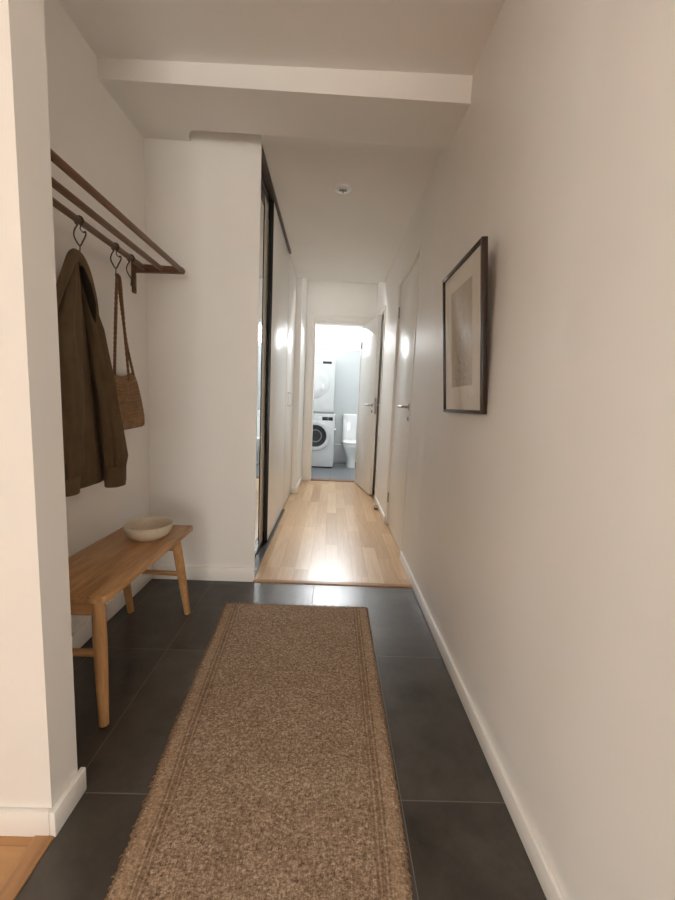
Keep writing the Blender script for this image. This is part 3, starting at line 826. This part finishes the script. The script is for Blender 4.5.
# ------------------------------------------------------------------ framed picture, leaning slightly off the wall
PB, PT_ = V((.505, 0, 1.048)), V((.458, 0, 1.618))
YN_, YF_ = 1.284, 1.727
up_ = (PT_ - PB); PH = up_.length; up_.normalize(); nrm = V((-up_.z, 0, up_.x))   # nrm faces the hall
if nrm.x > 0: nrm = -nrm
P = thing('framed_picture', 'dark framed print with a cream mat on the right wall', 'picture', (PB.x, (YN_ + YF_) / 2, PB.z))
def pbox(bm, y0, y1, h0, h1, d0, d1, bev=0):
    i = len(bm.verts); bx(bm, y0, y1, h0, h1, d0, d1, bev); bm.verts.ensure_lookup_table()
    for v in bm.verts[i:]:
        c = v.co.copy(); v.co = PB + V((0, c.x, 0)) + up_ * c.y + nrm * c.z
fwid = .013; dep = .020
for nm, b in (('frame_side', (YN_, YN_ + fwid, 0, PH)), ('frame_side', (YF_ - fwid, YF_, 0, PH)), ('frame_rail', (YN_ + fwid, YF_ - fwid, 0, fwid)), ('frame_rail', (YN_ + fwid, YF_ - fwid, PH - fwid, PH))):
    bm = bmesh.new(); pbox(bm, b[0], b[1], b[2], b[3], -dep, 0, .0012); obj(nm, bm, 'frame', P)
bm = bmesh.new(); pbox(bm, YN_ + fwid, YF_ - fwid, fwid, PH - fwid, -.012, -.009); mt = obj('mat_board', bm, 'mat_board', P, False)
bm = bmesh.new(); pbox(bm, YN_ + fwid, YF_ - fwid, fwid, PH - fwid, -.005, -.0045); obj('glass_pane', bm, 'picture_glass', P, False)
bm = bmesh.new(); uv = bm.loops.layers.uv.new('UVMap')
ya, yb, ha, hb = YN_ + .108, YF_ - .098, .105, PH - .085
pbox(bm, ya, yb, ha, hb, -.009, -.0085)
for f in bm.faces:
    for lp_ in f.loops:
        dlt = lp_.vert.co - PB; lp_[uv].uv = ((yb - dlt.y) / (yb - ya), (dlt.dot(up_) - ha) / (hb - ha))
obj('print', bm, 'art', mt, False)
bm = bmesh.new(); pbox(bm, YN_ + .02, YF_ - .02, .012, PH - .012, -.019, -.013); obj('backing', bm, 'rack_arm', P, False)

# ------------------------------------------------------------------ ceiling sprinkler
SP = thing('sprinkler_head', 'small white ceiling sprinkler head in the corridor', 'sprinkler', (.01, 2.584, 2.43))
bm = bmesh.new(); lathe(bm, [(0, 0), (.054, 0), (.056, -.006), (.053, -.010), (.040, -.0125), (.020, -.0135), (0, -.0135)], (.01, 2.584, 2.43), 40); obj('rosette', bm, 'porcelain', SP)
bm = bmesh.new(); bx(bm, .004, .016, 2.574, 2.606, 2.405, 2.418, .003); sb = obj('stem', bm, 'plastic_grey', SP)
bm = bmesh.new(); bx(bm, -.014, .034, 2.562, 2.576, 2.403, 2.409, .002); obj('deflector', bm, 'brown_metal', SP)

# ------------------------------------------------------------------ little door stop
DS = thing('door_stop', 'small brown door stop on the parquet by the right wall', 'door stop', (.492, 3.86, 0))
bm = bmesh.new(); bx(bm, .478, .510, 3.80, 3.90, .0003, .022, .004); obj('block', bm, 'brown_sill', DS)
bm = bmesh.new(); bx(bm, .474, .479, 3.81, 3.89, .006, .018, .002); obj('bumper', bm, 'black_metal', DS)

# ------------------------------------------------------------------ washing machine with dryer on top
WX0, WX1, WY0, WY1 = -.552, .043, 6.27, 6.86
def appliance_body(name, parent, z0, z1):
    bm = bmesh.new(); bx(bm, WX0, WX1, WY0, WY1, z0, z1, .010, 3)
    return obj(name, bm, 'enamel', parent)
W = thing('washing_machine', 'white front-loading washing machine on the bathroom floor', 'washing machine', ((WX0 + WX1) / 2, WY0, 0))
bd = appliance_body('body', W, .018, .90)
obj('plinth', boxes((WX0 + .02, WX1 - .02, WY0 + .03, WY1 - .02, -.004, .02)), 'black_metal', W, False)
c = V(((WX0 + WX1) / 2 - .012, WY0, .535))
bm = bmesh.new(); lathe(bm, [(.250, .004), (.250, -.020), (.240, -.030), (.200, -.034), (.180, -.026), (.180, .004)], c, 64, 'y', True); dr = obj('door_ring', bm, 'plastic_pale', W)
bm = bmesh.new(); lathe(bm, [(.262, .004), (.262, -.006), (.249, -.008), (.249, .004)], c, 64, 'y', True); obj('door_seal', bm, 'enamel', W)
bm = bmesh.new(); lathe(bm, [(0, -.002), (.178, -.002), (.178, -.006), (0, -.006)], c, 48, 'y'); obj('drum', bm, 'steel', dr)
bm = bmesh.new(); lathe(bm, [(0, -.012), (.08, -.014), (.14, -.019), (.181, -.026), (.181, -.030), (.14, -.026), (.08, -.022), (0, -.020)], c, 64, 'y'); obj('porthole', bm, 'black_gloss', dr)
bm = bmesh.new(); lathe(bm, [(.090, -.018), (.096, -.027), (.102, -.028), (.106, -.020)], c, 48, 'y', True); obj('porthole_rim', bm, 'plastic_grey', dr)
bm = bmesh.new(); bx(bm, -.165, .012, WY0 - .003, WY0 + .004, .795, .852, .002); obj('display', bm, 'black_gloss', W)
bm = bmesh.new(); bx(bm, WX0 + .03, -.30, WY0 - .002, WY0 + .004, .775, .870, .002); obj('soap_drawer', bm, 'enamel', W)
bm = bmesh.new(); tube(bm, [(-.225, WY0 + .002, .823), (-.225, WY0 - .020, .823)], .026, 28); obj('dial', bm, 'enamel', W)
bm = bmesh.new(); bx(bm, WX0 + .04, WX0 + .20, WY0 - .002, WY0 + .004, .06, .15, .002); obj('filter_cover', bm, 'enamel', W)

D = thing('tumble_dryer', 'white tumble dryer stacked on top of the washing machine', 'dryer', ((WX0 + WX1) / 2, WY0, .92))
def sh(o, dx): return o
x0d, x1d = WX0 - .028, WX1 - .028
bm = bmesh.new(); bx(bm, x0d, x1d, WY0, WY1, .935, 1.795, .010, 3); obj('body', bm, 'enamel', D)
obj('stacking_frame', boxes((WX0 + .012, WX1 - .012, WY0 + .02, WY1 - .01, .900, .936)), 'plastic_grey', D, False)
c2 = V(((x0d + x1d) / 2 - .03, WY0, 1.40))
bm = bmesh.new(); lathe(bm, [(.245, .004), (.245, -.016), (.235, -.024), (.10, -.030), (0, -.031), (0, .004)], c2, 64, 'y'); dd = obj('door', bm, 'enamel', D)
bm = bmesh.new(); lathe(bm, [(.252, .004), (.252, -.006), (.246, -.006), (.246, .004)], c2, 64, 'y', True); obj('door_gap', bm, 'plastic_pale', dd)
bm = bmesh.new(); bx(bm, -.185, -.155, WY0 - .036, WY0 - .026, 1.29, 1.39, .006); obj('grip', bm, 'porcelain', dd)
bm = bmesh.new(); bx(bm, -.185, -.042, WY0 - .003, WY0 + .004, 1.715, 1.752, .002); obj('display', bm, 'black_gloss', D)
bm = bmesh.new(); tube(bm, [(-.245, WY0 + .002, 1.738), (-.245, WY0 - .020, 1.738)], .026, 28); obj('dial', bm, 'enamel', D)
bm = bmesh.new(); tube(bm, [(-.100, WY0 + .002, 1.045), (-.100, WY0 - .005, 1.045)], .066, 36); gr = obj('filter_grille', bm, 'plastic_pale', D)

# ------------------------------------------------------------------ toilet
T = thing('toilet', 'white toilet beyond the open bathroom door', 'toilet', (.375, 6.6, -.004))
TC = .378
def ell(cx, cy, z, rx, ry, n=40, sq=2.4):
    out = []
    for k in range(n):
        a = 2 * PI * k / n; cs, sn = math.cos(a), math.sin(a)
        out.append(V((cx + rx * math.copysign(abs(cs) ** (2 / sq), cs), cy + ry * math.copysign(abs(sn) ** (2 / sq), sn), z)))
    return out
bm = bmesh.new()
loft(bm, [ell(TC, 6.60, -.0035, .108, .235), ell(TC, 6.60, .03, .106, .232), ell(TC, 6.60, .10, .100, .215), ell(TC, 6.585, .18, .108, .215), ell(TC, 6.565, .27, .142, .245), ell(TC, 6.55, .35, .172, .275), ell(TC, 6.545, .395, .180, .288), ell(TC, 6.545, .405, .176, .284)])
obj('bowl', bm, 'porcelain', T, angle=70)
bm = bmesh.new()
loft(bm, [ell(TC, 6.505, .404, .178, .245), ell(TC, 6.505, .410, .187, .252), ell(TC, 6.505, .440, .187, .252), ell(TC, 6.505, .452, .178, .243), ell(TC, 6.505, .456, .150, .21)])
obj('seat_lid', bm, 'porcelain', T, angle=60)
bm = bmesh.new()
loft(bm, [ell(TC, 6.80, .395, .180, .085, 40, 5), ell(TC, 6.805, .60, .184, .088, 40, 5), ell(TC, 6.808, .86, .189, .088, 40, 5), ell(TC, 6.808, .868, .186, .086, 40, 5)])
obj('tank', bm, 'porcelain', T, angle=60)
bm = bmesh.new(); loft(bm, [ell(TC, 6.805, .868, .190, .090, 40, 5), ell(TC, 6.805, .895, .192, .091, 40, 5), ell(TC, 6.805, .905, .182, .082, 40, 5)]); tl = obj('tank_lid', bm, 'porcelain', T, angle=60)
bm = bmesh.new(); tube(bm, [(TC, 6.805, .904), (TC, 6.805, .915)], .02, 24); obj('flush_button', bm, 'chrome', tl)

# water pipe along the bathroom wall
bm = bmesh.new(); tube(bm, [(.05, 6.885, .33), (.30, 6.885, .33)], .011, 12); tube(bm, smooth_path([(.060, 6.885, .33), (.060, 6.885, .50), (.060, 6.87, .62)], 4), .008, 10)
PP = obj('water_pipe', bm, 'enamel'); tag(PP, 'thin white water pipe on the wall between washer and toilet', 'pipe')
bm = bmesh.new(); tube(bm, [(.060, 6.885, .62), (.060, 6.85, .62)], .011, 12); obj('valve', bm, 'chrome', PP)
struct('baseboard_bath', boxes((.05, .80, 6.886, 6.90, -.004, .085, .003)), 'bath_wall', 'low white skirting behind the toilet', 'baseboard')

# ------------------------------------------------------------------ light
SKY_S = (13.8, 13.4, 12.4); SKY_N = (11., 11.5, 11.8)
w = bpy.data.worlds.new('sky'); S.world = w; w.use_nodes = True
nt = w.node_tree; bg = nt.nodes['Background']
# bright overcast sky; warmer towards the low sun behind the viewer, cooler and brighter to the north
tc = nt.nodes.new('ShaderNodeTexCoord'); sp = nt.nodes.new('ShaderNodeSeparateXYZ'); nt.links.new(tc.outputs['Generated'], sp.inputs[0])
mr = nt.nodes.new('ShaderNodeMapRange'); mr.interpolation_type = 'SMOOTHSTEP'
mr.inputs['From Min'].default_value = -.2; mr.inputs['From Max'].default_value = .35; nt.links.new(sp.outputs['Y'], mr.inputs['Value'])
mc = mix_col(nt, mr.outputs[0], SKY_S, SKY_N)
nt.links.new(mc, bg.inputs['Color']); bg.inputs['Strength'].default_value = 1.0
def portal(name, loc, rot, sx, sy):
    l = bpy.data.lights.new(name, 'AREA'); l.shape = 'RECTANGLE'; l.size = sx; l.size_y = sy; l.cycles.is_portal = True
    o = bpy.data.objects.new(name, l); COL.objects.link(o); o.location = loc; o.rotation_euler = rot
portal('bathroom_window_portal', (.08, 7.005, 2.26), (-PI / 2, 0, 0), 1.42, .47)
portal('living_window_portal', (.70, LY0 - .12, 1.25), (PI / 2, 0, 0), 1.92, 2.22)
def fill_light(name, loc, sx, sy, power, col, rot, spread=PI):      # unseen fill lights, added to brighten the corridor
    l = bpy.data.lights.new(name, 'AREA'); l.shape = 'RECTANGLE'; l.size = sx; l.size_y = sy; l.energy = power; l.color = col; l.spread = spread
    o = bpy.data.objects.new(name, l); COL.objects.link(o); o.location = loc; o.rotation_euler = rot
portal('side_window_portal', (LX0 - .12, -.35, 1.375), (PI / 2, 0, -PI / 2), 1.17, 1.07)
fill_light('bathroom_fill', (.1, 6.60, 2.60), .9, .25, 44, (.95, .98, 1), (-PI / 3.4, 0, 0), 2.2)  # added fill above the bathroom window, aimed out through the doorway
fill_light('corridor_fill', (.06, 4.52, 2.62), .55, .12, 9, (1, .98, .95), (-PI / 3.8, 0, 0), 1.5)  # added fill hidden in the raised ceiling, no fixture there


# ------------------------------------------------------------------ camera
f_, p_, yw_, r_ = 378.0, .118937685, .0175519732, .0425591180
cpt, spt, cyw, syw = math.cos(p_), math.sin(p_), math.cos(yw_), math.sin(yw_)
fw = V((syw * cpt, cyw * cpt, -spt)); rt = V((cyw, -syw, 0)); upv = rt.cross(fw)
cr, sr = math.cos(r_), math.sin(r_)
R_, U_ = rt * cr + upv * sr, -rt * sr + upv * cr
cam = bpy.data.cameras.new('camera'); co = bpy.data.objects.new('camera', cam); COL.objects.link(co)
cam.sensor_fit = 'VERTICAL'; cam.sensor_height = 36; cam.lens = f_ / 900 * 36; cam.clip_start = .02
co.matrix_world = Matrix(((R_.x, U_.x, -fw.x, 0), (R_.y, U_.y, -fw.y, 0), (R_.z, U_.z, -fw.z, 1.06), (0, 0, 0, 1)))
S.camera = co

S.view_settings.view_transform = 'Standard'; S.view_settings.look = 'None'
S.view_settings.exposure = 0.06; S.view_settings.gamma = 1; S.view_settings.use_curve_mapping = False
S.cycles.use_denoising = True; S.cycles.max_bounces = 12; S.cycles.diffuse_bounces = 8; S.cycles.glossy_bounces = 6; S.cycles.transparent_max_bounces = 12
S.cycles.sample_clamp_indirect = 6
